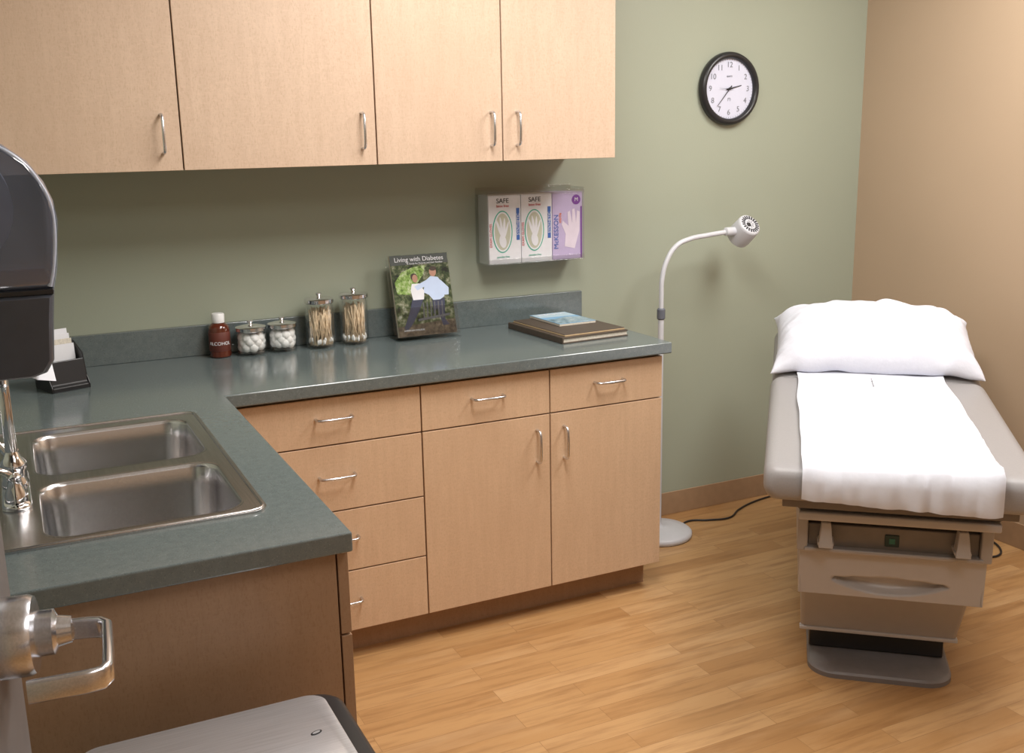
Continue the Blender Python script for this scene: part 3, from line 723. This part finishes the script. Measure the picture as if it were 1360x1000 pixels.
# ------------------------------------------------------------ door
L=.90;ang=math.atan2(.138,.90)
dr=empty('door_1',(-2.030,-2.205,0),-ang)
DOORM=simple('door_painted_grey',(.15,.135,.13),.4)
box('slab',-.044,0,-L,0,.01,2.10,DOORM,dr,.002)
lathe('rose',[(.046,0),(.046,.030),(.043,.036),(.026,.038),(.026,.056),(.018,.060),(.015,.075)],NICKEL,dr,(0,-.085,1.045),40,axis='x')
lev=[(.05,-.085,1.045),(.092,-.087,1.045),(.106,-.091,1.045),(.114,-.101,1.045),(.119,-.17,1.045),(.121,-.205,1.045),(.116,-.216,1.045),(.100,-.220,1.045),(.045,-.224,1.045)]
def bar(name,pts,hw,hh,mat,parent):
    rings=[]
    n=len(pts)
    for i,p in enumerate(pts):
        p=Vector(p);a=Vector(pts[max(0,i-1)]);b=Vector(pts[min(n-1,i+1)]);t=(b-a).normalized();s=Vector((-t.y,t.x,0))
        rings.append([p+s*q+Vector((0,0,k)) for q,k in rrect(-hw,hw,-hh,hh,hw*.8,3)])
    return loft(name,rings,mat,parent,ang=50)
bar('lever',lev,.0055,.0125,NICKEL,dr)
box('latch_plate',-.036,-.008,-.0005,.001,1.0,1.09,NICKEL,dr,.0004)
for z in(.25,1.05,1.85): lathe('hinge_%d'%int(z*100),[(.007,-.05),(.007,.05)],NICKEL,dr,(-.022,-L-.006,z),16)
hk=empty('wall_hook',(WR,-.955,1.375))
box('plate',-.006,-.0005,-.012,.012,-.02,.02,BLACK,hk,.002)
tube('hook',[(-.004,0,.0),(-.03,0,-.004),(-.036,0,.014)],.005,BLACK,hk)
# ------------------------------------------------------------ ceiling lights
def troffer(name,x,y,w,l,p,col=(1,.965,.925)):
    e=empty(name,(x,y,CH))
    for nm,a in (('frame_l',(-w/2,-w/2+.02,-l/2,l/2)),('frame_r',(w/2-.02,w/2,-l/2,l/2)),('frame_f',(-w/2+.02,w/2-.02,-l/2,-l/2+.02)),('frame_b',(-w/2+.02,w/2-.02,l/2-.02,l/2))):
        box(nm,a[0],a[1],a[2],a[3],-.02,-.001,WHITE,e,.001)
    box('diffuser',-w/2+.02,w/2-.02,-l/2+.02,l/2-.02,-.012,-.002,DIFF,e)
    ld=bpy.data.lights.new(name+'_lamp','AREA');ld.shape='RECTANGLE';ld.size=w-.05;ld.size_y=l-.05;ld.energy=p;ld.color=col
    lo=bpy.data.objects.new('tube_light',ld);COL.objects.link(lo);lo.parent=e;lo.location=(0,0,-.03)
troffer('ceiling_light',.75,-1.45,.6,1.2,38)
troffer('ceiling_light.001',-.75,-1.45,.6,1.2,37)
troffer('added_fill_light',-.90,-3.30,.6,1.2,12)  # added fill behind the camera, brightens dispenser side, end panel and lever
w=bpy.data.worlds.new('w');sc.world=w;w.use_nodes=True;w.node_tree.nodes['Background'].inputs[0].default_value=(.5,.5,.5,1);w.node_tree.nodes['Background'].inputs[1].default_value=.3
# ------------------------------------------------------------ camera
C=Vector((-1.988,-3.519,1.587));yaw,pitch,roll=.448,.226,-.019
F=Vector((math.sin(yaw)*math.cos(pitch),math.cos(yaw)*math.cos(pitch),-math.sin(pitch)))
Rr=Vector((math.cos(yaw),-math.sin(yaw),0));U=Rr.cross(F)
R2=Rr*math.cos(roll)+U*math.sin(roll);U2=-Rr*math.sin(roll)+U*math.cos(roll)
cam=bpy.data.cameras.new('camera');co=bpy.data.objects.new('camera',cam);COL.objects.link(co)
cam.sensor_width=36;cam.lens=36*1386.9/1360;cam.clip_start=.02
mw=Matrix.Identity(4)
for i in range(3): mw[i][0]=R2[i];mw[i][1]=U2[i];mw[i][2]=-F[i];mw[i][3]=C[i]
co.matrix_world=mw;sc.camera=co
